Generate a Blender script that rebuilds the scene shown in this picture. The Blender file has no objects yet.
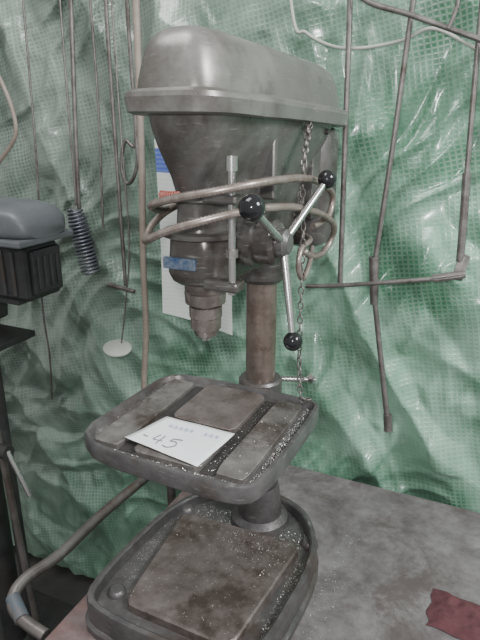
import bpy, math, random
from mathutils import Vector, noise
random.seed(7)
SC=bpy.context.scene
COL=SC.collection

# ---------------------------------------------------------------- materials
def nt(name):
    m=bpy.data.materials.new(name); m.use_nodes=True
    t=m.node_tree; b=t.nodes['Principled BSDF']
    return m,t,b
def mat(name,c1,c2=None,rough=.5,metal=0.,scale=20,bump=.0,bscale=None,c3=None,spec=.5,sharp=.2,rv=.1,scratch=0,c3r=(.52,.68)):
    m,t,b=nt(name); N=t.nodes; L=t.links
    if c2 is None: c2=tuple(x*.75 for x in c1)
    tc=N.new('ShaderNodeTexCoord')
    n=N.new('ShaderNodeTexNoise'); n.inputs['Scale'].default_value=scale; n.inputs['Detail'].default_value=8; n.inputs['Roughness'].default_value=.65
    L.new(tc.outputs['Object'],n.inputs['Vector'])
    r=N.new('ShaderNodeValToRGB'); r.color_ramp.elements[0].position=.5-sharp; r.color_ramp.elements[1].position=.5+sharp
    r.color_ramp.elements[0].color=(*c1,1); r.color_ramp.elements[1].color=(*c2,1)
    L.new(n.outputs['Fac'],r.inputs['Fac'])
    out=r.outputs['Color']
    if c3 is not None:
        n2=N.new('ShaderNodeTexNoise'); n2.inputs['Scale'].default_value=scale*.45; n2.inputs['Detail'].default_value=12; n2.inputs['Roughness'].default_value=.7
        L.new(tc.outputs['Object'],n2.inputs['Vector'])
        r2=N.new('ShaderNodeValToRGB'); r2.color_ramp.elements[0].position=c3r[0]; r2.color_ramp.elements[1].position=c3r[1]
        L.new(n2.outputs['Fac'],r2.inputs['Fac'])
        mx=N.new('ShaderNodeMixRGB'); mx.inputs[2].default_value=(*c3,1)
        L.new(r2.outputs['Color'],mx.inputs[0]); L.new(out,mx.inputs[1]); out=mx.outputs[0]
    if scratch:
        mp=N.new('ShaderNodeMapping'); mp.inputs['Scale'].default_value=(3,3,22); mp.inputs['Rotation'].default_value=(.5,.3,.2)
        L.new(tc.outputs['Object'],mp.inputs['Vector'])
        n3=N.new('ShaderNodeTexNoise'); n3.inputs['Scale'].default_value=12; n3.inputs['Detail'].default_value=6
        L.new(mp.outputs['Vector'],n3.inputs['Vector'])
        r3=N.new('ShaderNodeValToRGB'); r3.color_ramp.elements[0].position=.62; r3.color_ramp.elements[1].position=.74
        L.new(n3.outputs['Fac'],r3.inputs['Fac'])
        ms=N.new('ShaderNodeMath'); ms.operation='MULTIPLY'; ms.inputs[1].default_value=scratch; L.new(r3.outputs['Color'],ms.inputs[0])
        mx=N.new('ShaderNodeMixRGB'); mx.inputs[2].default_value=(.42,.41,.39,1)
        L.new(ms.outputs[0],mx.inputs[0]); L.new(out,mx.inputs[1]); out=mx.outputs[0]
    L.new(out,b.inputs['Base Color'])
    b.inputs['Metallic'].default_value=metal
    mr=N.new('ShaderNodeMapRange'); mr.inputs['From Min'].default_value=.3; mr.inputs['From Max'].default_value=.7
    mr.inputs['To Min'].default_value=max(0,rough-rv); mr.inputs['To Max'].default_value=min(1,rough+rv)
    L.new(n.outputs['Fac'],mr.inputs['Value']); L.new(mr.outputs['Result'],b.inputs['Roughness'])
    b.inputs['Specular IOR Level'].default_value=spec
    if bump:
        nb=N.new('ShaderNodeTexNoise'); nb.inputs['Scale'].default_value=bscale or scale*3; nb.inputs['Detail'].default_value=6
        L.new(tc.outputs['Object'],nb.inputs['Vector'])
        bp=N.new('ShaderNodeBump'); bp.inputs['Strength'].default_value=bump; bp.inputs['Distance'].default_value=.004
        L.new(nb.outputs['Fac'],bp.inputs['Height']); L.new(bp.outputs['Normal'],b.inputs['Normal'])
    return m

M_head=mat('head_grey_paint',(.15,.143,.136),(.25,.242,.23),rough=.34,metal=.4,scale=10,bump=.12,bscale=22,c3=(.085,.07,.058),scratch=.45,c3r=(.49,.66))
M_body=mat('body_cast_grey',(.092,.088,.084),(.185,.18,.172),rough=.32,metal=.45,scale=11,bump=.18,bscale=26,c3=(.06,.047,.04),scratch=.45,c3r=(.47,.64))
M_cast=mat('table_cast_iron',(.08,.076,.078),(.17,.162,.162),rough=.38,metal=.45,scale=20,bump=.18,bscale=90,c3=(.095,.07,.058),scratch=.4)
M_slab=mat('worn_iron_top',(.12,.108,.102),(.27,.255,.245),rough=.36,metal=.45,scale=22,bump=.15,bscale=150,c3=(.075,.057,.048),scratch=.4,c3r=(.48,.62))
M_pad=mat('base_pad_rust',(.105,.084,.076),(.21,.18,.17),rough=.44,metal=.35,scale=26,bump=.2,bscale=200,c3=(.075,.055,.046),c3r=(.50,.64))
M_dark=mat('dark_groove',(.02,.018,.017),(.045,.04,.038),rough=.6,scale=30)
M_col=mat('column_rust_steel',(.15,.11,.09),(.32,.27,.24),rough=.33,metal=.6,scale=14,bump=.1,bscale=100,c3=(.09,.055,.042))
M_steel=mat('bright_steel',(.58,.58,.58),(.38,.37,.36),rough=.26,metal=.9,scale=30)
M_chuck=mat('chuck_steel',(.36,.32,.30),(.17,.135,.12),rough=.3,metal=.8,scale=40)
M_black=mat('black_phenolic',(.010,.010,.012),(.018,.018,.02),rough=.10,scale=20,rv=.03)
M_flex=mat('braided_metal_hose',(.42,.36,.33),(.24,.19,.165),rough=.36,metal=.55,scale=60,sharp=.15)
M_rod=mat('rod_rust_steel',(.13,.118,.108),(.26,.24,.23),rough=.42,metal=.5,scale=35,c3=(.09,.065,.055))
M_wire=mat('pale_wire',(.50,.52,.46),(.38,.39,.35),rough=.5,scale=30)
M_spring=mat('spring_grey_steel',(.12,.125,.16),(.21,.215,.245),rough=.4,metal=.6,scale=30)
M_red=mat('red_tag',(.28,.05,.04),(.36,.16,.13),rough=.5,scale=60)
M_bluelab=mat('blue_plate',(.04,.085,.17),(.16,.19,.24),rough=.35,metal=.3,scale=80,sharp=.1)
M_cloth=mat('maroon_cloth',(.07,.022,.028),(.12,.045,.05),rough=.95,scale=40,bump=.4,bscale=300)
M_swarf=mat('swarf_bright',(.75,.74,.72),(.5,.48,.46),rough=.3,metal=.7,scale=80)
M_disc=mat('pale_disc',(.56,.58,.52),(.46,.48,.42),rough=.6,scale=20)
M_hose=mat('tan_hose',(.34,.29,.245),(.23,.185,.16),rough=.5,scale=20)
M_grey2=mat('hood_grey',(.17,.18,.195),(.12,.13,.14),rough=.42,metal=.15,scale=10,bump=.08,c3=(.09,.09,.09))
M_motor=mat('motor_black',(.012,.012,.014),(.038,.038,.04),rough=.4,scale=20,bump=.1)
M_darkleg=mat('dark_frame',(.035,.036,.038),(.08,.08,.08),rough=.55,metal=.3,scale=15,c3=(.07,.055,.045))
M_pipe=mat('rail_pipe_grey',(.16,.14,.135),(.28,.26,.25),rough=.38,metal=.5,scale=14,c3=(.13,.085,.065))
M_pipeb=mat('rail_pipe_blue',(.11,.17,.23),(.17,.15,.14),rough=.5,metal=.3,scale=30)
M_ink=mat('marker_ink',(.12,.12,.15),(.25,.25,.28),rough=.6,scale=120)
M_inkb=mat('pen_ink_blue',(.28,.36,.55),(.42,.48,.6),rough=.6,scale=60)
M_note=mat('note_paper',(.84,.85,.86),(.76,.77,.80),rough=.6,scale=14,c3=(.62,.61,.60),c3r=(.60,.85))
M_floor=mat('floor_concrete',(.06,.06,.055),(.11,.105,.10),rough=.8,scale=5,bump=.2,bscale=40)
M_wall=mat('wall_block',(.18,.20,.18),(.12,.14,.12),rough=.9,scale=6,bump=.2)
M_leg=mat('bench_leg_steel',(.08,.075,.07),(.12,.10,.09),rough=.6,metal=.3,scale=15)

def bench_mat():
    m,t,b=nt('bench_grey_worn'); N=t.nodes; L=t.links
    tc=N.new('ShaderNodeTexCoord')
    n=N.new('ShaderNodeTexNoise'); n.inputs['Scale'].default_value=9; n.inputs['Detail'].default_value=12; n.inputs['Roughness'].default_value=.75
    L.new(tc.outputs['Object'],n.inputs['Vector'])
    r=N.new('ShaderNodeValToRGB'); e=r.color_ramp.elements
    e[0].position=.38; e[0].color=(.095,.088,.09,1); e[1].position=.62; e[1].color=(.225,.22,.222,1)
    L.new(n.outputs['Fac'],r.inputs['Fac'])
    n2=N.new('ShaderNodeTexNoise'); n2.inputs['Scale'].default_value=20; n2.inputs['Detail'].default_value=10; n2.inputs['Roughness'].default_value=.7
    L.new(tc.outputs['Object'],n2.inputs['Vector'])
    sx=N.new('ShaderNodeSeparateXYZ'); L.new(tc.outputs['Object'],sx.inputs[0])
    mr=N.new('ShaderNodeMapRange'); mr.inputs['From Min'].default_value=-.10; mr.inputs['From Max'].default_value=-.26
    mr.inputs['To Min'].default_value=0.10; mr.inputs['To Max'].default_value=.9
    L.new(sx.outputs['X'],mr.inputs['Value'])
    mu=N.new('ShaderNodeMath'); mu.operation='MULTIPLY'; L.new(mr.outputs['Result'],mu.inputs[0]); L.new(n2.outputs['Fac'],mu.inputs[1])
    mx=N.new('ShaderNodeMixRGB'); mx.inputs[2].default_value=(.22,.085,.07,1)
    L.new(mu.outputs[0],mx.inputs[0]); L.new(r.outputs['Color'],mx.inputs[1])
    n4=N.new('ShaderNodeTexNoise'); n4.inputs['Scale'].default_value=4.6; n4.inputs['Detail'].default_value=12; n4.inputs['Roughness'].default_value=.78; n4.inputs['Distortion'].default_value=.6
    L.new(tc.outputs['Object'],n4.inputs['Vector'])
    r4=N.new('ShaderNodeValToRGB'); r4.color_ramp.elements[0].position=.49; r4.color_ramp.elements[1].position=.60
    r4.color_ramp.elements[1].color=(.85,.85,.85,1)
    L.new(n4.outputs['Fac'],r4.inputs['Fac'])
    mx2=N.new('ShaderNodeMixRGB'); mx2.inputs[2].default_value=(.085,.067,.064,1)
    L.new(r4.outputs['Color'],mx2.inputs[0]); L.new(mx.outputs[0],mx2.inputs[1])
    L.new(mx2.outputs[0],b.inputs['Base Color'])
    mr2=N.new('ShaderNodeMapRange'); mr2.inputs['From Min'].default_value=.35; mr2.inputs['From Max'].default_value=.65; mr2.inputs['To Min'].default_value=.35; mr2.inputs['To Max'].default_value=.65
    L.new(n4.outputs['Fac'],mr2.inputs['Value']); L.new(mr2.outputs['Result'],b.inputs['Roughness'])
    bp=N.new('ShaderNodeBump'); bp.inputs['Strength'].default_value=.2; bp.inputs['Distance'].default_value=.004
    L.new(n2.outputs['Fac'],bp.inputs['Height']); L.new(bp.outputs['Normal'],b.inputs['Normal'])
    return m
M_bench=bench_mat()

def tarp_mat():
    m,t,b=nt('green_woven_tarp'); N=t.nodes; L=t.links
    tc=N.new('ShaderNodeTexCoord')
    n=N.new('ShaderNodeTexNoise'); n.inputs['Scale'].default_value=2.6; n.inputs['Detail'].default_value=9; n.inputs['Distortion'].default_value=1.6; n.inputs['Roughness'].default_value=.62
    L.new(tc.outputs['Object'],n.inputs['Vector'])
    r=N.new('ShaderNodeValToRGB'); e=r.color_ramp.elements
    e[0].position=.38; e[0].color=(.05,.18,.095,1); e[1].position=.63; e[1].color=(.29,.51,.375,1)
    L.new(n.outputs['Fac'],r.inputs['Fac'])
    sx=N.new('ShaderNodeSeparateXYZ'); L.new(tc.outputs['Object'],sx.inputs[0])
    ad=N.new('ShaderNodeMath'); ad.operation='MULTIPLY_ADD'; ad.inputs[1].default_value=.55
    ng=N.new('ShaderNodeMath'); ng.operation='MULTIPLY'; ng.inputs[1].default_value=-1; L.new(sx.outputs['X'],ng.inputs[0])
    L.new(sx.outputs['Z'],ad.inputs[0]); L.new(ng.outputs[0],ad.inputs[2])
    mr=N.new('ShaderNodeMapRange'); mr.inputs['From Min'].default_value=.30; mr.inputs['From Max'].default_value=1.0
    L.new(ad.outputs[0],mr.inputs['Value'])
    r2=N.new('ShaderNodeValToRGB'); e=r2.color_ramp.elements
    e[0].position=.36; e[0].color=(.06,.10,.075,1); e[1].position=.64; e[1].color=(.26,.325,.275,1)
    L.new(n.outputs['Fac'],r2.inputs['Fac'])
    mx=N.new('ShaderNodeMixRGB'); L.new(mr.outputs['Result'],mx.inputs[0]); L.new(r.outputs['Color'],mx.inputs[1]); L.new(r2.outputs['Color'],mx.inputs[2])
    mp=N.new('ShaderNodeMapping'); mp.inputs['Rotation'].default_value=(0,math.radians(12),0)
    L.new(tc.outputs['Object'],mp.inputs['Vector'])
    ws=[]
    for d in ('X','Z'):
        w=N.new('ShaderNodeTexWave'); w.bands_direction=d; w.inputs['Scale'].default_value=26 if d=='X' else 30
        w.inputs['Distortion'].default_value=2.6; w.inputs['Detail'].default_value=1.5; w.inputs['Detail Scale'].default_value=.35
        L.new(mp.outputs['Vector'],w.inputs['Vector'])
        rr=N.new('ShaderNodeValToRGB'); rr.color_ramp.elements[0].position=.45; rr.color_ramp.elements[1].position=1.
        L.new(w.outputs['Fac'],rr.inputs['Fac']); ws.append(rr)
    mm=N.new('ShaderNodeMath'); mm.operation='MAXIMUM'
    L.new(ws[0].outputs['Color'],mm.inputs[0]); L.new(ws[1].outputs['Color'],mm.inputs[1])
    n5=N.new('ShaderNodeTexNoise'); n5.inputs['Scale'].default_value=6; n5.inputs['Detail'].default_value=4
    L.new(tc.outputs['Object'],n5.inputs['Vector'])
    r5=N.new('ShaderNodeMapRange'); r5.inputs['From Min'].default_value=.35; r5.inputs['From Max'].default_value=.65; r5.inputs['To Min'].default_value=.04; r5.inputs['To Max'].default_value=.34
    L.new(n5.outputs['Fac'],r5.inputs['Value'])
    sc=N.new('ShaderNodeMath'); sc.operation='MULTIPLY'
    L.new(mm.outputs[0],sc.inputs[0]); L.new(r5.outputs['Result'],sc.inputs[1])
    mx2=N.new('ShaderNodeMixRGB'); mx2.inputs[2].default_value=(.48,.60,.52,1)
    L.new(sc.outputs[0],mx2.inputs[0]); L.new(mx.outputs[0],mx2.inputs[1])
    L.new(mx2.outputs[0],b.inputs['Base Color'])
    b.inputs['Roughness'].default_value=.32
    b.inputs['Specular IOR Level'].default_value=.7
    b.inputs['Coat Weight'].default_value=.8; b.inputs['Coat Roughness'].default_value=.16
    bp=N.new('ShaderNodeBump'); bp.inputs['Strength'].default_value=.25; bp.inputs['Distance'].default_value=.002
    L.new(mm.outputs[0],bp.inputs['Height']); L.new(bp.outputs['Normal'],b.inputs['Normal'])
    return m
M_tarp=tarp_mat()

def leaflet_mat():
    m,t,b=nt('leaflet_print'); N=t.nodes; L=t.links
    tc=N.new('ShaderNodeTexCoord'); sx=N.new('ShaderNodeSeparateXYZ'); L.new(tc.outputs['Generated'],sx.inputs[0])
    r=N.new('ShaderNodeValToRGB'); r.color_ramp.interpolation='CONSTANT'; e=r.color_ramp.elements
    e[0].position=0; e[0].color=(.76,.79,.76,1); e[1].position=.83; e[1].color=(.08,.13,.50,1)
    x=e.new(.95); x.color=(.76,.78,.77,1)
    L.new(sx.outputs['Z'],r.inputs['Fac'])
    w=N.new('ShaderNodeTexWave'); w.bands_direction='Z'; w.inputs['Scale'].default_value=14
    L.new(tc.outputs['Generated'],w.inputs['Vector'])
    n=N.new('ShaderNodeTexNoise'); n.inputs['Scale'].default_value=18; L.new(tc.outputs['Generated'],n.inputs['Vector'])
    mu=N.new('ShaderNodeMath'); mu.operation='MULTIPLY'; L.new(w.outputs['Fac'],mu.inputs[0]); L.new(n.outputs['Fac'],mu.inputs[1])
    mu2=N.new('ShaderNodeMath'); mu2.operation='MULTIPLY'; mu2.inputs[1].default_value=.5; L.new(mu.outputs[0],mu2.inputs[0])
    mx=N.new('ShaderNodeMixRGB'); mx.inputs[2].default_value=(.45,.55,.56,1)
    L.new(mu2.outputs[0],mx.inputs[0]); L.new(r.outputs['Color'],mx.inputs[1]); L.new(mx.outputs[0],b.inputs['Base Color'])
    b.inputs['Roughness'].default_value=.5
    return m

# ---------------------------------------------------------------- mesh helpers
def mk(name,verts,faces,m,parent=None,smooth=True,sharp=35):
    me=bpy.data.meshes.new(name); me.from_pydata([tuple(v) for v in verts],[],faces); me.update()
    import bmesh
    bm=bmesh.new(); bm.from_mesh(me); bmesh.ops.recalc_face_normals(bm,faces=bm.faces)
    for f in bm.faces: f.smooth=smooth
    for e in bm.edges:
        if len(e.link_faces)==2 and e.calc_face_angle(0)>math.radians(sharp): e.smooth=False
    bm.to_mesh(me); bm.free()
    o=bpy.data.objects.new(name,me); COL.objects.link(o)
    if m: me.materials.append(m)
    if parent: o.parent=parent
    return o
def empty(name,loc=(0,0,0)):
    o=bpy.data.objects.new(name,None); COL.objects.link(o); o.location=(0,0,0); return o
def bev(o,w=.002,s=2):
    b=o.modifiers.new('bev','BEVEL'); b.width=w; b.segments=s; b.limit_method='ANGLE'; b.angle_limit=math.radians(40); return o
def box(name,a,b,m,parent=None,bw=.002):
    (x0,y0,z0),(x1,y1,z1)=a,b
    v=[(x0,y0,z0),(x1,y0,z0),(x1,y1,z0),(x0,y1,z0),(x0,y0,z1),(x1,y0,z1),(x1,y1,z1),(x0,y1,z1)]
    f=[(0,3,2,1),(4,5,6,7),(0,1,5,4),(1,2,6,5),(2,3,7,6),(3,0,4,7)]
    o=mk(name,v,f,m,parent,smooth=False)
    if bw: bev(o,bw)
    return o
def frame(d):
    d=d.normalized(); u=d.cross(Vector((0,0,1)))
    if u.length<1e-3: u=d.cross(Vector((1,0,0)))
    u.normalize(); return u,d.cross(u).normalized()
def lathe(name,p0,p1,prof,m,parent=None,seg=32,knurl=0):
    p0=Vector(p0); p1=Vector(p1); u,w=frame(p1-p0); V=[];F=[]
    for t,r in prof:
        c=p0.lerp(p1,t)
        for i in range(seg):
            a=2*math.pi*i/seg; rr=r*(1+(knurl if i%2 else 0))
            V.append(c+u*math.cos(a)*rr+w*math.sin(a)*rr)
    n=len(prof)
    for k in range(n-1):
        for i in range(seg):
            j=(i+1)%seg; F.append((k*seg+i,k*seg+j,(k+1)*seg+j,(k+1)*seg+i))
    F.append(tuple(range(seg))[::-1]); F.append(tuple((n-1)*seg+i for i in range(seg)))
    return mk(name,V,F,m,parent)
def cyl(name,p0,p1,r,m,parent=None,r1=None,seg=24):
    return lathe(name,p0,p1,[(0,r),(1,r if r1 is None else r1)],m,parent,seg)
def catmull(pts,n=8,cyc=False):
    P=[Vector(p) for p in pts]; out=[]
    N=len(P); rng=N if cyc else N-1
    for i in range(rng):
        if cyc: a,b,c,d=P[(i-1)%N],P[i],P[(i+1)%N],P[(i+2)%N]
        else: a,b,c,d=P[max(i-1,0)],P[i],P[i+1],P[min(i+2,N-1)]
        for k in range(n):
            t=k/n
            out.append(.5*((2*b)+(c-a)*t+(2*a-5*b+4*c-d)*t*t+(3*b-a-3*c+d)*t**3))
    if not cyc: out.append(P[-1])
    return out
def resample(path,step):
    out=[path[0]]; acc=0
    for i in range(1,len(path)):
        a=path[i-1]; d=path[i]-a; l=d.length
        while acc+l>=step:
            t=(step-acc)/l; a=a+d*t; out.append(a.copy()); d=path[i]-a; l=d.length; acc=0
            if l<1e-9: break
        acc+=l
    return out
def tubedata(path,r,seg=8,cyc=False,rib=0):
    V=[];F=[]; n=len(path); u=None
    for i,c in enumerate(path):
        d=(path[(i+1)%n]-path[i-1]) if cyc else (path[min(i+1,n-1)]-path[max(i-1,0)])
        if d.length<1e-7: d=Vector((0,0,1))
        d.normalize()
        if u is None: u,_=frame(d)
        u=(u-d*u.dot(d)).normalized(); w=d.cross(u)
        rr=(r[i] if isinstance(r,list) else r)*(1+(rib if i%2 else 0))
        for k in range(seg):
            a=2*math.pi*k/seg; V.append(c+u*math.cos(a)*rr+w*math.sin(a)*rr)
    for i in range(n if cyc else n-1):
        for k in range(seg):
            j=(k+1)%seg; i2=(i+1)%n
            F.append((i*seg+k,i*seg+j,i2*seg+j,i2*seg+k))
    if not cyc: F.append(tuple(range(seg))[::-1]); F.append(tuple((n-1)*seg+k for k in range(seg)))
    return V,F
def tube(name,pts,r,m,parent=None,n=8,seg=10,cyc=False,rib=0,step=0):
    P=catmull(pts,n,cyc)
    if step: P=resample(P,step)
    V,F=tubedata(P,r,seg,cyc,rib); return mk(name,V,F,m,parent,sharp=75)
def multi(name,parts,m,parent=None,smooth=True,sharp=60):
    V=[];F=[]
    for v,f in parts:
        o=len(V); V+=list(v); F+=[tuple(i+o for i in q) for q in f]
    return mk(name,V,F,m,parent,smooth,sharp)
def chaikin(P,it=2,q=.25):
    for _ in range(it):
        o=[]
        for i in range(len(P)):
            a=P[i]; b=P[(i+1)%len(P)]
            o.append((a[0]*(1-q)+b[0]*q,a[1]*(1-q)+b[1]*q)); o.append((a[0]*q+b[0]*(1-q),a[1]*q+b[1]*(1-q)))
        P=o
    return P
def offs(P,d):
    o=[];n=len(P)
    for i in range(n):
        a=Vector(P[i-1]);b=Vector(P[i]);c=Vector(P[(i+1)%n])
        t=(c-a).normalized(); nr=Vector((t.y,-t.x)); o.append((b.x+nr.x*d,b.y+nr.y*d))
    return o
def stack(name,rings,m,parent=None,cap=True,sharp=35,tilt=0,ty=-.3):
    V=[];F=[];n=len(rings[0][0])
    for P,z in rings:
        for q in P: V.append((q[0],q[1],z-tilt*(q[1]-ty)))
    for k in range(len(rings)-1):
        for i in range(n):
            j=(i+1)%n; F.append((k*n+i,k*n+j,(k+1)*n+j,(k+1)*n+i))
    if cap:
        F.append(tuple(range(n))[::-1]); F.append(tuple((len(rings)-1)*n+i for i in range(n)))
    return mk(name,V,F,m,parent,sharp=sharp)
def rrect(y0,y1,h0,h1,e=4.,n=64,cx=0):
    cy=(y0+y1)/2; hy=(y1-y0)/2; P=[]
    for i in range(n):
        a=2*math.pi*i/n; c=math.cos(a); s=math.sin(a)
        x=math.copysign(abs(c)**(2/e),c); y=math.copysign(abs(s)**(2/e),s)
        h=h0+(h1-h0)*(y+1)/2
        P.append((cx+x*h,cy+y*hy))
    return P
def sph(c,r,seg=24,ring=14,sq=(1,1,1)):
    V=[];F=[];c=Vector(c)
    for i in range(1,ring):
        a=math.pi*i/ring
        for k in range(seg):
            b=2*math.pi*k/seg; V.append(c+Vector((r*math.sin(a)*math.cos(b)*sq[0],r*math.sin(a)*math.sin(b)*sq[1],r*math.cos(a)*sq[2])))
    for i in range(ring-2):
        for k in range(seg):
            j=(k+1)%seg; F.append((i*seg+k,(i+1)*seg+k,(i+1)*seg+j,i*seg+j))
    V.append(c+Vector((0,0,r*sq[2])));V.append(c-Vector((0,0,r*sq[2]))); t=len(V)-2
    for k in range(seg):
        j=(k+1)%seg; F.append((t,k,j)); F.append((t+1,(ring-2)*seg+j,(ring-2)*seg+k))
    return V,F

# ---------------------------------------------------------------- room
box('wall_back',(-3.2,.44,-.75),(2.6,.50,1.7),M_wall,bw=0)
box('floor',(-3.2,-2.6,-.80),(2.6,.50,-.75),M_floor,bw=0)

def tarp():
    nx,nz=560,430; x0,x1=-2.0,1.3; z0,z1=-.7,1.5
    V=[];F=[]
    nz3=lambda u,v,w: noise.noise(Vector((u,v,w)))
    for j in range(nz+1):
        z=z0+(z1-z0)*j/nz
        for i in range(nx+1):
            x=x0+(x1-x0)*i/nx
            wob=nz3(x*1.7,z*1.7,9)*.35+nz3(x*5,z*5,2)*.06
            a=math.radians(38); u1=x*math.cos(a)+z*math.sin(a)+wob; v1=-x*math.sin(a)+z*math.cos(a)+wob
            a=math.radians(-60); u2=x*math.cos(a)+z*math.sin(a)+wob; v2=-x*math.sin(a)+z*math.cos(a)
            a=math.radians(75); u3=x*math.cos(a)+z*math.sin(a); v3=-x*math.sin(a)+z*math.cos(a)+wob
            d =.040*abs(nz3(u1*1.5,v1*3.6,3.1))*1.6
            d+=.030*(1-min(1,abs(nz3(u2*1.6,v2*4.6,5.7))*2.6))
            d+=.012*(1-min(1,abs(nz3(u1*3.0+4,v1*10,1.2))*2.8))
            d+=.010*(1-min(1,abs(nz3(u3*2.2+4,v3*9,6.2))*2.6))
            d+=.004*(1-min(1,abs(nz3(u2*9,v2*17,4.4))*2.4))
            d+=.0035*nz3(x*14,z*12,8.4)
            y=.362-d
            if y<.296: y=.296-.012*math.tanh((.296-y)/.02)*.5
            if z<.08 and x>-.26: y=max(y,.304)
            V.append((x,y,z))
    for j in range(nz):
        for i in range(nx):
            a=j*(nx+1)+i; F.append((a,a+1,a+nx+2,a+nx+1))
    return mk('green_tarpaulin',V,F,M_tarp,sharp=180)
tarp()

# ---------------------------------------------------------------- bench
WB=empty('workbench')
box('bench_top',(-.245,-.62,-.045),(1.2,.302,0),M_bench,WB,bw=.004)
box('bench_apron_front',(-.22,-.60,-.13),(1.18,-.57,-.045),M_leg,WB)
box('bench_apron_side',(-.235,-.60,-.13),(-.21,.26,-.045),M_leg,WB)
for i,(x,y) in enumerate([(-.2,-.56),(1.14,-.56),(-.2,.22),(1.14,.22)]):
    box(f'bench_leg_{i+1}',(x-.03,y-.03,-.75),(x+.03,y+.03,-.045),M_leg,WB)
RL=empty('pipe_rail')
tube('rail_tube',[(-.362,.18,0),(-.362,.08,0),(-.372,-.10,0),(-.370,-.244,0),(-.385,-.33,0),(-.375,-.375,-.01),(-.335,-.395,-.02),(-.27,-.40,-.03)],.0125,M_pipe,RL)
cyl('rail_sleeve',(-.378,-.372,-.008),(-.33,-.397,-.02),.0145,M_pipeb,RL)
tube('rail_post',[(-.362,.17,0),(-.362,.20,-.05),(-.362,.20,-.4),(-.362,.20,-.75)],.0125,M_pipe,RL)

# ---------------------------------------------------------------- drill press
DP=empty('drill_press')
O=chaikin([(-.165,-.388),(.11,-.395),(.155,-.34),(.168,-.08),(.115,.035),(.04,.08),(-.06,.08),(-.165,.01),(-.205,-.10),(-.212,-.345)],2,.22)
stack('base_casting',[(offs(O,.006),0.0005),(offs(O,.006),.014),(offs(O,.0),.020),(O,.060),(offs(O,-.002),.065),(offs(O,-.010),.066),(offs(O,-.014),.063),(offs(O,-.018),.044)],M_cast,DP)
Pd=chaikin([(-.124,-.340),(.096,-.345),(.120,-.060),(-.155,-.066)],2,.06)
stack('base_pad',[(offs(Pd,.005),.04),(offs(Pd,.002),.058),(offs(Pd,-.002),.061)],M_pad,DP)
for i,(x,y) in enumerate([(-.160,-.315),(.130,-.03),(-.165,-.04)]):
    lathe(f'base_bolt_boss_{i+1}',(x,y,.04),(x,y,.054),[(0,.020),(.7,.017),(1,.012)],M_cast,DP,20)
lathe('base_socket',(0,.005,.04),(0,.005,.14),[(0,.068),(.15,.064),(.25,.05),(.9,.043),(1,.040)],M_cast,DP,40)
cyl('upright_tube',(0,0,.06),(0,0,.93),.0305,M_col,DP,seg=48)

T=chaikin([(-.176,-.388),(.120,-.398),(.160,-.372),(.165,-.108),(.142,-.083),(-.128,-.083),(-.165,-.115),(-.170,-.20)],2,.2)
stack('table_casting',[(offs(T,-.03),.379),(offs(T,-.005),.382),(T,.387),(T,.411),(offs(T,-.002),.4150),(offs(T,-.008),.4150),(offs(T,-.013),.404)],M_cast,DP)
def slab(name,x0,x1,y0,y1,z=.4135,m=M_slab):
    P=chaikin([(x0,y0),(x1,y0),(x1,y1),(x0,y1)],2,.08)
    return stack(name,[(P,.400),(P,z-.001),(offs(P,-.001),z)],m,DP)
slab('table_strip_left',-.142,-.090,-.365,-.11,.4125,M_slab)
slab('table_strip_right',.082,.132,-.368,-.11,.4125,M_slab)
slab('table_center_back',-.064,.058,-.250,-.105,.414,M_pad)
slab('table_center_front',-.064,.058,-.368,-.262,.4125,M_slab)
box('table_slot_left',(-.090,-.365,.400),(-.064,-.11,.4052),M_dark,DP,0)
box('table_slot_right',(.058,-.368,.400),(.082,-.11,.4052),M_dark,DP,0)
box('table_slot_cross',(-.064,-.262,.400),(.058,-.250,.4052),M_dark,DP,0)
stack('table_arm',[(rrect(-.24,.0,.032,.040,3),.355),(rrect(-.26,.0,.04,.045,3),.382)],M_cast,DP)
lathe('table_collar',(0,0,.325),(0,0,.398),[(0,.041),(.05,.045),(.93,.045),(1,.041)],M_cast,DP,40)
cyl('table_clamp_screw',(.02,.03,.385),(.10,.06,.385),.006,M_steel,DP)
tube('table_clamp_handle',[(.09,.055,.385),(.10,.03,.395),(.108,.0,.418)],.0055,M_rod,DP)
lathe('height_stop_collar',(0,0,.14),(0,0,.19),[(0,.038),(.1,.041),(.9,.041),(1,.037)],M_cast,DP,36)

S=[(.935,-.322,.172,.066,.098,4.4,.010),(.910,-.327,.170,.068,.100,4.4,.010),(.890,-.324,.165,.066,.098,4.0,.009),(.866,-.314,.158,.062,.095,3.6,.006),
   (.842,-.302,.150,.056,.091,3.2,.003),(.822,-.292,.140,.051,.087,2.9,.001),(.803,-.285,.128,.048,.083,2.7,0),(.775,-.282,.112,.047,.076,2.6,0),(.745,-.282,.098,.050,.066,2.8,0),(.735,-.285,.088,.056,.058,3.6,0),(.680,-.287,.066,.057,.052,3.8,0),(.668,-.283,.056,.052,.048,3.6,0),(.662,-.275,.05,.044,.044,3.6,0)]
def lump(o,a=.0012,s=9):
    for v in o.data.vertices:
        c=v.co; v.co+=v.normal*a*noise.noise(c*s)
    return o
def dense(secs):
    out=[]
    for k in range(len(secs)-1):
        for t in (0,.34,.67):
            out.append(tuple(a+(b-a)*t for a,b in zip(secs[k],secs[k+1])))
    out.append(secs[-1]); return out
lump(stack('head_casting',[(rrect(a,b,h0,h1,e,72,cx),z) for z,a,b,h0,h1,e,cx in dense(S)],M_body,DP),.003,14)
lathe('head_clamp_collar',(0,0,.605),(0,0,.70),[(0,.040),(.08,.046),(1,.048)],M_body,DP,36)
box('head_side_web',(.045,-.15,.78),(.083,-.135,.905),M_body,DP,.004)
Cv=[(.908,.006),(.910,.011),(.928,.014),(.934,.012),(.938,.006),(.939,-.002),(.948,-.003),(.962,-.006),(.985,-.012),(.998,-.018),(1.006,-.026),(1.009,-.030),(1.015,-.042),(1.020,-.066)]
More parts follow.
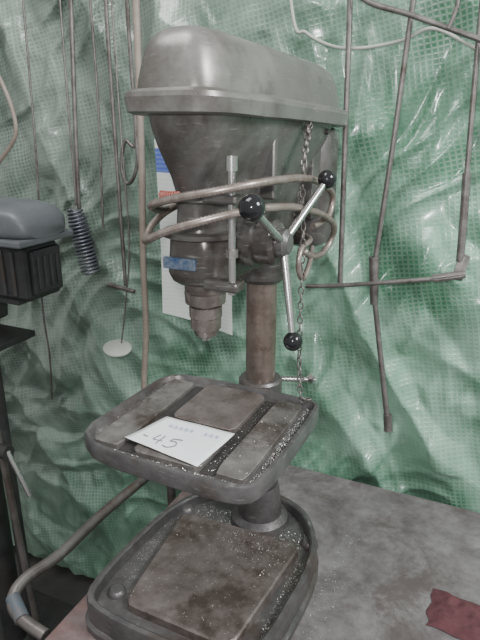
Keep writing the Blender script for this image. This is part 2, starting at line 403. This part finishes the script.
def cov(o,z): return rrect(-.348-o,.197+o,.074+o,.104+o,4.4,96,.010)
lump(stack('pulley_cover',[(cov(o,z),z) for z,o in Cv],M_head,DP,sharp=24,tilt=.040,ty=-.34),.002,12)
lathe('head_neck_ring',(0,-.235,.786),(0,-.235,.797),[(0,.050),(.3,.053),(.7,.053),(1,.050)],M_body,DP,40)
lathe('quill_flange',(0,-.235,.733),(0,-.235,.744),[(0,.058),(.2,.063),(.8,.063),(1,.058)],M_body,DP,44)
lathe('quill',(0,-.235,.64),(0,-.235,.665),[(0,.027),(.3,.031),(1,.031)],M_chuck,DP,32)
lathe('chuck',(.002,-.235,.568),(.002,-.235,.652),[(0,.013),(.03,.018),(.16,.0215),(.18,.0245),(.40,.0250),(.42,.0265),(.62,.0265),(.64,.023),(.67,.023),(.69,.032),(.90,.0335),(.93,.030),(1,.024)],M_chuck,DP,40)
for i in range(3):
    a=i*2.094+.3
    box(f'chuck_jaw_{i+1}',(math.cos(a)*.004-.001,-.235+math.sin(a)*.004-.003,.561),(math.cos(a)*.004+.005,-.235+math.sin(a)*.004+.003,.575),M_steel,DP,.0005)
dx,dy=.073,-.284
cyl('depth_stop_rod',(dx,dy,.660),(dx,dy,.850),.0055,M_steel,DP)
cyl('depth_stop_nut',(dx,dy,.715),(dx,dy,.727),.009,M_rod,DP,seg=6)
cyl('depth_stop_nut_upper',(dx,dy,.835),(dx,dy,.855),.0085,M_steel,DP,seg=16)
box('depth_stop_lug',(.03,-.295,.664),(.086,-.265,.680),M_body,DP,.004)
box('depth_stop_lug_upper',(.03,-.294,.79),(.084,-.265,.803),M_body,DP,.004)
pth=[Vector((-.035+t*.0005,-.294-.004*math.sin(math.pi*t/60)+.0062*math.cos(t*.9),.798+.0062*math.sin(t*.9))) for t in range(60)]
V,F=tubedata(pth,.0018,6); mk('return_spring',V,F,M_red,DP,sharp=180)
box('maker_plate',(-.038,-.2925,.690),(.016,-.285,.707),M_bluelab,DP,.001)
lathe('feed_boss',(.03,-.20,.724),(.112,-.20,.724),[(0,.038),(.45,.038),(.47,.043),(.6,.043),(.62,.035),(.93,.035),(1,.030)],M_body,DP,40)
lathe('feed_hub',(.108,-.20,.724),(.130,-.20,.724),[(0,.022),(.7,.022),(1,.014)],M_cast,DP,32)
hub=Vector((.118,-.20,.724))
for i,b in enumerate([(.126,-.335,.795),(.152,-.098,.811),(.150,-.231,.581)]):
    b=Vector(b); cyl(f'feed_lever_{i+1}',hub,b,.0068,M_steel,DP,r1=.0050)
    v,f=sph(b,(.0175,.0150,.0150)[i]); multi(f'feed_knob_{i+1}',[(v,f)],M_black,DP)
lathe('motor',(.038,.14,.655),(.038,.14,.890),[(0,.035),(.03,.052),(.10,.060),(.88,.060),(.97,.054),(1,.04)],M_body,DP,40)
box('motor_plate',(-.05,.05,.72),(.08,.095,.88),M_body,DP)
for i,(y,z) in enumerate([(-.03,.885),(.07,.88)]):
    cyl(f'head_screw_{i+1}',(.06,y,z),(.100,y,z),.005,M_dark,DP,seg=12)
R=dict(n=30,seg=12,rib=.22,step=.0028)
tube('flex_conduit',[(-.055,.02,.80),(-.078,-.10,.775),(-.085,-.20,.763),(-.055,-.29,.782),(.01,-.322,.800),(.07,-.316,.812),(.112,-.27,.820),(.124,-.16,.817),(.123,-.05,.802),(.120,.04,.775),(.118,.055,.75),(.116,.03,.728),(.105,-.02,.72)],.0050,M_flex,DP,**R)
tube('flex_conduit_lower',[(-.06,-.05,.79),(-.082,-.18,.765),(-.083,-.242,.748),(-.074,-.280,.730),(-.045,-.318,.737),(-.005,-.335,.754),(.05,-.335,.772),(.105,-.29,.785),(.124,-.20,.779),(.124,-.12,.765),(.123,-.02,.742),(.122,.06,.712),(.112,.085,.68),(.105,.05,.658),(.11,-.03,.668),(.115,-.09,.69)],.0050,M_flex,DP,**R)
tube('motor_lead',[(.06,.02,.70),(.115,-.06,.705),(.12,-.12,.70),(.12,-.13,.67),(.118,-.10,.645),(.115,-.06,.66),(.10,-.0,.68)],.0042,M_flex,DP,n=16,seg=8,rib=.2,step=.0025)
def chain(name,pts,m,parent,step=.0105,R=.0052,r=.0014):
    path=catmull(pts,30); parts=[]; acc=0; last=path[0]; k=0
    for i in range(1,len(path)):
        acc+=(path[i]-last).length; last=path[i]
        if acc>=step:
            acc=0; k+=1
            d=(path[i]-path[i-1]).normalized(); u,w=frame(d); s=u if k%2 else w
            lk=[path[i]+d*math.cos(t/10*2*math.pi)*R*1.45+s*math.sin(t/10*2*math.pi)*R*.8 for t in range(10)]
            parts.append(tubedata(lk,r,6,True))
    return multi(name,parts,m,parent)
chain('chuck_key_chain',[(.102,-.05,.905),(.112,-.10,.82),(.120,-.113,.722),(.120,-.112,.62),(.118,-.105,.52),(.122,-.10,.424),(.135,-.10,.420)],M_rod,DP)
chain('belt_chain',[(.102,-.04,.90),(.106,-.07,.86),(.108,-.10,.78),(.108,-.12,.76)],M_rod,DP)

def sheet(name,c,m,z,n=14,amp=.002,parent=None,seed=0):
    a,b,d,e=[Vector((q[0],q[1],0)) for q in c]; V=[];F=[]
    for j in range(n+1):
        for i in range(n+1):
            s=i/n;t=j/n; p=a.lerp(b,s).lerp(e.lerp(d,s),t)
            V.append((p.x,p.y,z+amp*(.6+noise.noise(Vector((p.x*18,p.y*18,seed))))))
    for j in range(n):
        for i in range(n):
            k=j*(n+1)+i; F.append((k,k+1,k+n+2,k+n+1))
    o=mk(name,V,F,m,parent,sharp=180); s=o.modifiers.new('t','SOLIDIFY'); s.thickness=.0003; return o
NT=empty('lot_number_note')
sheet('note_sheet',[(-.092,-.345),(.056,-.370),(.066,-.262),(-.066,-.258)],M_note,.4148,parent=NT)
zi=.4172
def stroke(name,pts,m,r=.0011,k=1,o=(0,0)):
    tube(name,[(x*k+o[0],y*k+o[1],zi) for x,y in pts],r,m,NT,n=6,seg=6)
q=dict(k=.78,o=(-.022,-.076))
stroke('ink_dash',[(-.058,-.322),(-.046,-.324)],M_ink,.0008,**q)
stroke('ink_four_a',[(-.024,-.308),(-.030,-.326),(-.026,-.329),(-.008,-.328)],M_ink,.0009,**q)
stroke('ink_four_b',[(-.013,-.308),(-.016,-.342)],M_ink,.0009,**q)
stroke('ink_five_a',[(.028,-.308),(.010,-.311),(.006,-.321)],M_ink,.0009,**q)
stroke('ink_five_b',[(.006,-.321),(.020,-.320),(.024,-.332),(.012,-.344),(.000,-.341)],M_ink,.0009,**q)
x=-.045
for i in range(8):
    stroke(f'ink_word_{i+1}',[(x,-.288),(x+.003,-.280),(x+.005,-.289),(x+.007,-.282)],M_inkb,.0005); x+=.010 if i!=4 else .026

def swarf():
    parts=[]
    def chip(x,y,z,s):
        a=random.random()*6.28; L=s*random.uniform(.6,1.8); w=s*.35
        c,sn=math.cos(a),math.sin(a); h=s*random.uniform(.1,.7)
        v=[Vector((x-c*L/2-sn*w/2,y-sn*L/2+c*w/2,z+.0006)),Vector((x-c*L/2+sn*w/2,y-sn*L/2-c*w/2,z+.0002)),
           Vector((x+sn*w/2,y-c*w/2,z+h)),Vector((x-sn*w/2,y+c*w/2,z+h)),
           Vector((x+c*L/2+sn*w/2,y+sn*L/2-c*w/2,z+.0004)),Vector((x+c*L/2-sn*w/2,y+sn*L/2+c*w/2,z+.0008))]
        parts.append((v,[(0,1,2,3),(3,2,4,5)]))
    U=random.uniform
    for _ in range(260): chip(U(-.13,.105),U(-.33,-.07),.0612,U(.001,.0024))
    for _ in range(260):
        x=random.gauss(.04,.05);y=random.gauss(-.11,.035)
        if -.13<x<.11 and -.33<y<-.07: chip(x,y,.0612,U(.001,.003))
    for _ in range(260): chip(U(.125,.145),U(-.33,-.09),.0445,U(.0015,.003))
    for _ in range(420): chip(U(-.14,.13),U(-.06,.0),.0445,U(.0015,.0038))
    for _ in range(160): chip(U(-.185,-.155),U(-.3,-.07),.0445,U(.001,.0025))
    for _ in range(330): chip(U(.136,.148),U(-.36,-.11),.4045,U(.0015,.0035))
    for _ in range(200): chip(U(-.12,.13),U(-.381,-.369),.4045,U(.0015,.003))
    for _ in range(120): chip(U(-.155,-.143),U(-.36,-.12),.4045,U(.001,.0025))
    for _ in range(90): chip(U(.060,.08),U(-.36,-.12),.406,U(.001,.0022))
    for _ in range(60): chip(U(.085,.128),U(-.36,-.12),.4128,U(.001,.002))
    multi('swarf_on_castings',list(parts),M_swarf,DP,False); parts.clear()
    for _ in range(380): chip(.178+abs(random.gauss(0,.03)),U(-.45,.12),.0004,U(.001,.0022))
    return multi('metal_swarf',parts,M_swarf,None,False)
swarf()

def rag():
    n=36;V=[];F=[]
    for j in range(n+1):
        for i in range(n+1):
            s=i/n;t=j/n
            x=.385+s*.17+.008*noise.noise(Vector((t*4,1,0))); y=-.10+t*.10-s*.012+.007*noise.noise(Vector((s*4,5,0)))
            ed=min(s,1-s,t,1-t)*6; ed=min(1,ed)
            z=.002+ed*(.008+.010*abs(noise.noise(Vector((x*28,y*28,2))))+.005*noise.noise(Vector((x*70,y*70,2))))
            V.append((x,y,max(z,.001)))
    for j in range(n):
        for i in range(n):
            k=j*(n+1)+i; F.append((k,k+1,k+n+2,k+n+1))
    return mk('maroon_rag',V,F,M_cloth,sharp=180)
rag()

# ---------------------------------------------------------------- things hanging in front of the tarp
YW=.262
box('steel_hanging_beam',(-2.,.235,1.46),(1.3,.275,1.50),M_leg)
def W(pts,y=YW): return [(q[0],y,q[1]) for q in pts]
TL=empty('brace_wrench')
tube('upper_rod',W([(.223,1.47),(.198,1.118),(.182,.85),(.163,.60)]),.0056,M_rod,TL)
cyl('sleeve',(.1605,YW,.612),(.169,YW,.503),.0115,M_rod,TL,r1=.009)
cyl('lower_rod',(.170,YW,.51),(.223,YW,.215),.0060,M_rod,TL,r1=.0068)
cyl('tip',(.222,YW,.232),(.227,YW,.190),.0105,M_rod,TL)
TB=empty('lug_wrench')
tube('long_rod',W([(.318,1.47),(.323,1.10),(.333,.80)],YW),.0055,M_rod,TB)
tube('lower_socket',W([(.333,.80),(.337,.72),(.341,.62)]),.0085,M_rod,TB)
tube('cross_rod',W([(.012,.532),(.10,.545),(.25,.573),(.300,.583)],YW-.022),.0052,M_rod,TB)
lathe('cross_grip',(.292,YW-.022,.582),(.356,YW-.018,.598),[(0,.007),(.1,.0085),(.9,.0085),(1,.006)],M_rod,TB,24,knurl=.1)
cyl('corner_nut',(.340,YW-.015,.585),(.348,YW+.01,.63),.0125,M_rod,TB,seg=6)
tube('hanging_rod',W([(.066,1.47),(.074,1.127),(.080,.85),(.087,.540)]),.0058,M_rod)
tube('hanging_cable',W([(-.10,1.47),(-.053,1.118),(-.02,1.075),(.037,1.047),(.10,1.040),(.18,1.050),(.24,1.068),(.329,1.025),(.42,.99),(.5,1.47)],.274),.0036,M_wire)
tube('pry_bar',W([(.05,1.47),(.06,1.19),(.105,1.125),(.2,1.09),(.327,1.042),(.45,.995),(.46,1.47)],.247),.0056,M_rod)
tube('hook_rod',W([(.285,1.47),(.283,1.14),(.280,1.09),(.271,1.062)],.238),.004,M_rod)
tube('hanging_rod',W([(-.615,1.47),(-.628,1.179),(-.65,.85),(-.662,.624)]),.006,M_rod)
def coil():
    p0=Vector((-.650,.232,.672)); p1=Vector((-.612,.232,.500)); ax=(p1-p0); u,w=frame(ax); P=[]
    n=360
    for i in range(n):
        t=i/(n-1); a=t*2*math.pi*18
        r=.024*(.75+.25*min(1,t*5))
        P.append(p0+ax*t+u*math.cos(a)*r+w*math.sin(a)*r)
    return tubedata(P,.0034,6)
CS=empty('coil_spring'); V,F=coil(); mk('coil',V,F,M_spring,CS,sharp=180)
tube('spring_hook',[(-.630,.235,1.47),(-.640,.235,1.1),(-.645,.235,.72),(-.65,.235,.69),(-.65,.232,.67)],.0026,M_rod,CS)
tube('hanging_rod',W([(-.515,1.47),(-.523,1.171),(-.522,.80),(-.520,.465)]),.0052,M_rod)
tube('hanging_rod',W([(-.585,1.47),(-.575,1.0),(-.590,.62)],.272),.003,M_rod)
tube('drain_hose',W([(-.425,1.47),(-.432,1.164),(-.440,.80),(-.452,.55),(-.455,.35),(-.472,.19),(-.475,.10)],.255),.0088,M_hose)
tube('wire_loop',W([(-.47,1.47),(-.470,1.1),(-.467,.853),(-.50,.85),(-.517,.79),(-.505,.745),(-.483,.755),(-.466,.80),(-.466,.86)],.274),.005,M_rod)
tube('spacer_bar',W([(-.565,.468),(-.478,.458)],.243),.006,M_rod)
HD=empty('hanging_disc')
tube('disc_wire',W([(-.50,1.47),(-.495,.9),(-.49,.60),(-.515,.42),(-.540,.292)],.25),.0022,M_rod,HD)
lathe('disc',(-.5395,.230,.283),(-.538,.2285,.291),[(0,.036),(.3,.040),(.7,.040),(1,.036)],M_disc,HD,32)
tube('tan_hose_loop',W([(-1.0,1.47),(-.93,1.08),(-.891,1.004),(-.862,.93),(-.862,.86),(-.93,.792),(-1.0,.74)]),.006,M_hose)
tube('thin_wire',W([(-.78,1.47),(-.80,.8),(-.84,.383),(-.835,.2),(-.847,.043)],.268),.0028,M_rod)
def leaflet():
    n=20;V=[];F=[]
    for j in range(n+1):
        for i in range(n+1):
            s=i/n;t=j/n
            x=-.405+s*.215+.012*(1-t)*.2; z=.402+t*.455-.012*s*(1-t)
            V.append((x,.262+.008*math.sin(s*4+t*3),z-.018*s*(1-t)))
    for j in range(n):
        for i in range(n):
            k=j*(n+1)+i; F.append((k,k+1,k+n+2,k+n+1))
    mk('wall_leaflet',V,F,leaflet_mat(),sharp=180)
leaflet()

# ---------------------------------------------------------------- second machine on the left
G=empty('pedestal_drill')
def yz(name,secs,m,parent):
    V=[];F=[];n=48
    for x,zc,hz,hy,e in secs:
        for i in range(n):
            a=2*math.pi*i/n;c=math.cos(a);s=math.sin(a)
            V.append((x,math.copysign(abs(c)**(2/e),c)*hy,zc+math.copysign(abs(s)**(2/e),s)*hz))
    for k in range(len(secs)-1):
        for i in range(n):
            j=(i+1)%n;F.append((k*n+i,k*n+j,(k+1)*n+j,(k+1)*n+i))
    F.append(tuple(range(n))[::-1]);F.append(tuple((len(secs)-1)*n+i for i in range(n)))
    return mk(name,V,F,m,parent)
yz('belt_hood',[(-.98,.682,.036,.075,4),(-.90,.684,.038,.085,5),(-.70,.684,.038,.088,5),(-.62,.683,.038,.086,5.),(-.565,.679,.035,.080,4.4),(-.542,.671,.027,.070,3.4),(-.532,.662,.014,.055,2.4)],M_grey2,G)
box('belt_hood_rim',(-.97,-.092,.634),(-.533,.088,.650),M_grey2,G,.004)
lathe('motor_body',(-.80,0,.568),(-.600,0,.568),[(0,.05),(.05,.056),(.9,.056),(1,.05)],M_grey2,G,40)
for i in range(6):
    lathe(f'motor_fin_{i+1}',(-.74+i*.013,0,.568),(-.737+i*.013,0,.568),[(0,.064),(1,.064)],M_motor,G,40)
box('motor_housing',(-.665,-.066,.500),(-.552,.05,.632),M_motor,G,.012)
box('motor_end_cover',(-.554,-.05,.515),(-.538,.04,.622),M_motor,G,.005)
box('motor_terminal_box',(-.70,-.080,.53),(-.668,-.055,.60),M_grey2,G,.004)
for i in range(4):
    box(f'motor_vent_{i+1}',(-.540,-.04+i*.02,.53),(-.535,-.032+i*.02,.605),M_darkleg,G,.001)
for i in range(3):
    box(f'motor_rib_{i+1}',(-.655+i*.032,-.070,.515),(-.645+i*.032,-.064,.62),M_darkleg,G,.001)
box('motor_cradle',(-.74,-.05,.485),(-.60,.05,.505),M_darkleg,G)
cyl('hood_bolt',(-.60,-.088,.62),(-.60,-.088,.65),.005,M_steel,G)
stack('second_head',[(rrect(-.09,.09,.06,.06,4,48,-.83),.40),(rrect(-.10,.10,.075,.075,4,48,-.83),.56),(rrect(-.09,.09,.075,.075,4,48,-.83),.64)],M_darkleg,G)
cyl('second_upright',(-.86,.0,-.72),(-.86,0,.45),.035,M_darkleg,G)
cyl('second_spindle',(-.79,-.04,.30),(-.79,-.04,.42),.022,M_darkleg,G)
box('second_table',(-.92,-.09,.350),(-.69,.08,.368),M_darkleg,G,.004)
cyl('second_screw',(-.772,.0,-.70),(-.772,0,.35),.016,M_darkleg,G)
cyl('second_brace',(-.72,-.02,-.72),(-.79,-.02,.33),.010,M_pipe,G)
cyl('second_handle',(-.735,-.03,.045),(-.672,-.03,-.080),.0075,M_steel,G)
cyl('second_handle_boss',(-.80,-.03,.04),(-.73,-.03,.04),.02,M_darkleg,G)
box('second_base',(-1.0,-.2,-.75),(-.66,.18,-.70),M_darkleg,G,.005)

# ---------------------------------------------------------------- light
w=bpy.data.worlds.new('w'); SC.world=w; w.use_nodes=True
w.node_tree.nodes['Background'].inputs[0].default_value=(.92,.93,.92,1); w.node_tree.nodes['Background'].inputs[1].default_value=.50
def area(name,loc,tgt,size,e,c=(1,1,1)):
    l=bpy.data.lights.new(name,'AREA'); l.energy=e; l.size=size; l.color=c
    o=bpy.data.objects.new(name,l); COL.objects.link(o); o.location=loc
    o.rotation_euler=(Vector(tgt)-Vector(loc)).to_track_quat('-Z','Y').to_euler(); return o
area('right_key_light',(1.7,-.35,1.8),(.1,.2,.5),.6,52,(.98,.99,1))  # added unseen key lamp to bring out the tarp folds, no actual window
area('overhead_fill',(-.4,-.6,2.2),(-.1,.1,.3),.8,22,(.98,1,.98))  # added soft fill from upper left, not a fixture of the room
l=bpy.data.lights.new('camera_flash','POINT'); l.energy=24; l.shadow_soft_size=.02
o=bpy.data.objects.new('camera_flash',l); COL.objects.link(o); o.location=(.40,-1.04,.97)

cd=bpy.data.cameras.new('camera'); cam=bpy.data.objects.new('camera',cd); COL.objects.link(cam)
cd.sensor_fit='HORIZONTAL'; cd.sensor_width=36; cd.lens=580/480*36; cd.clip_start=.01
cam.location=(.426,-1.014,.90); cam.rotation_euler=(math.radians(90-19),0,math.radians(25))
SC.camera=cam
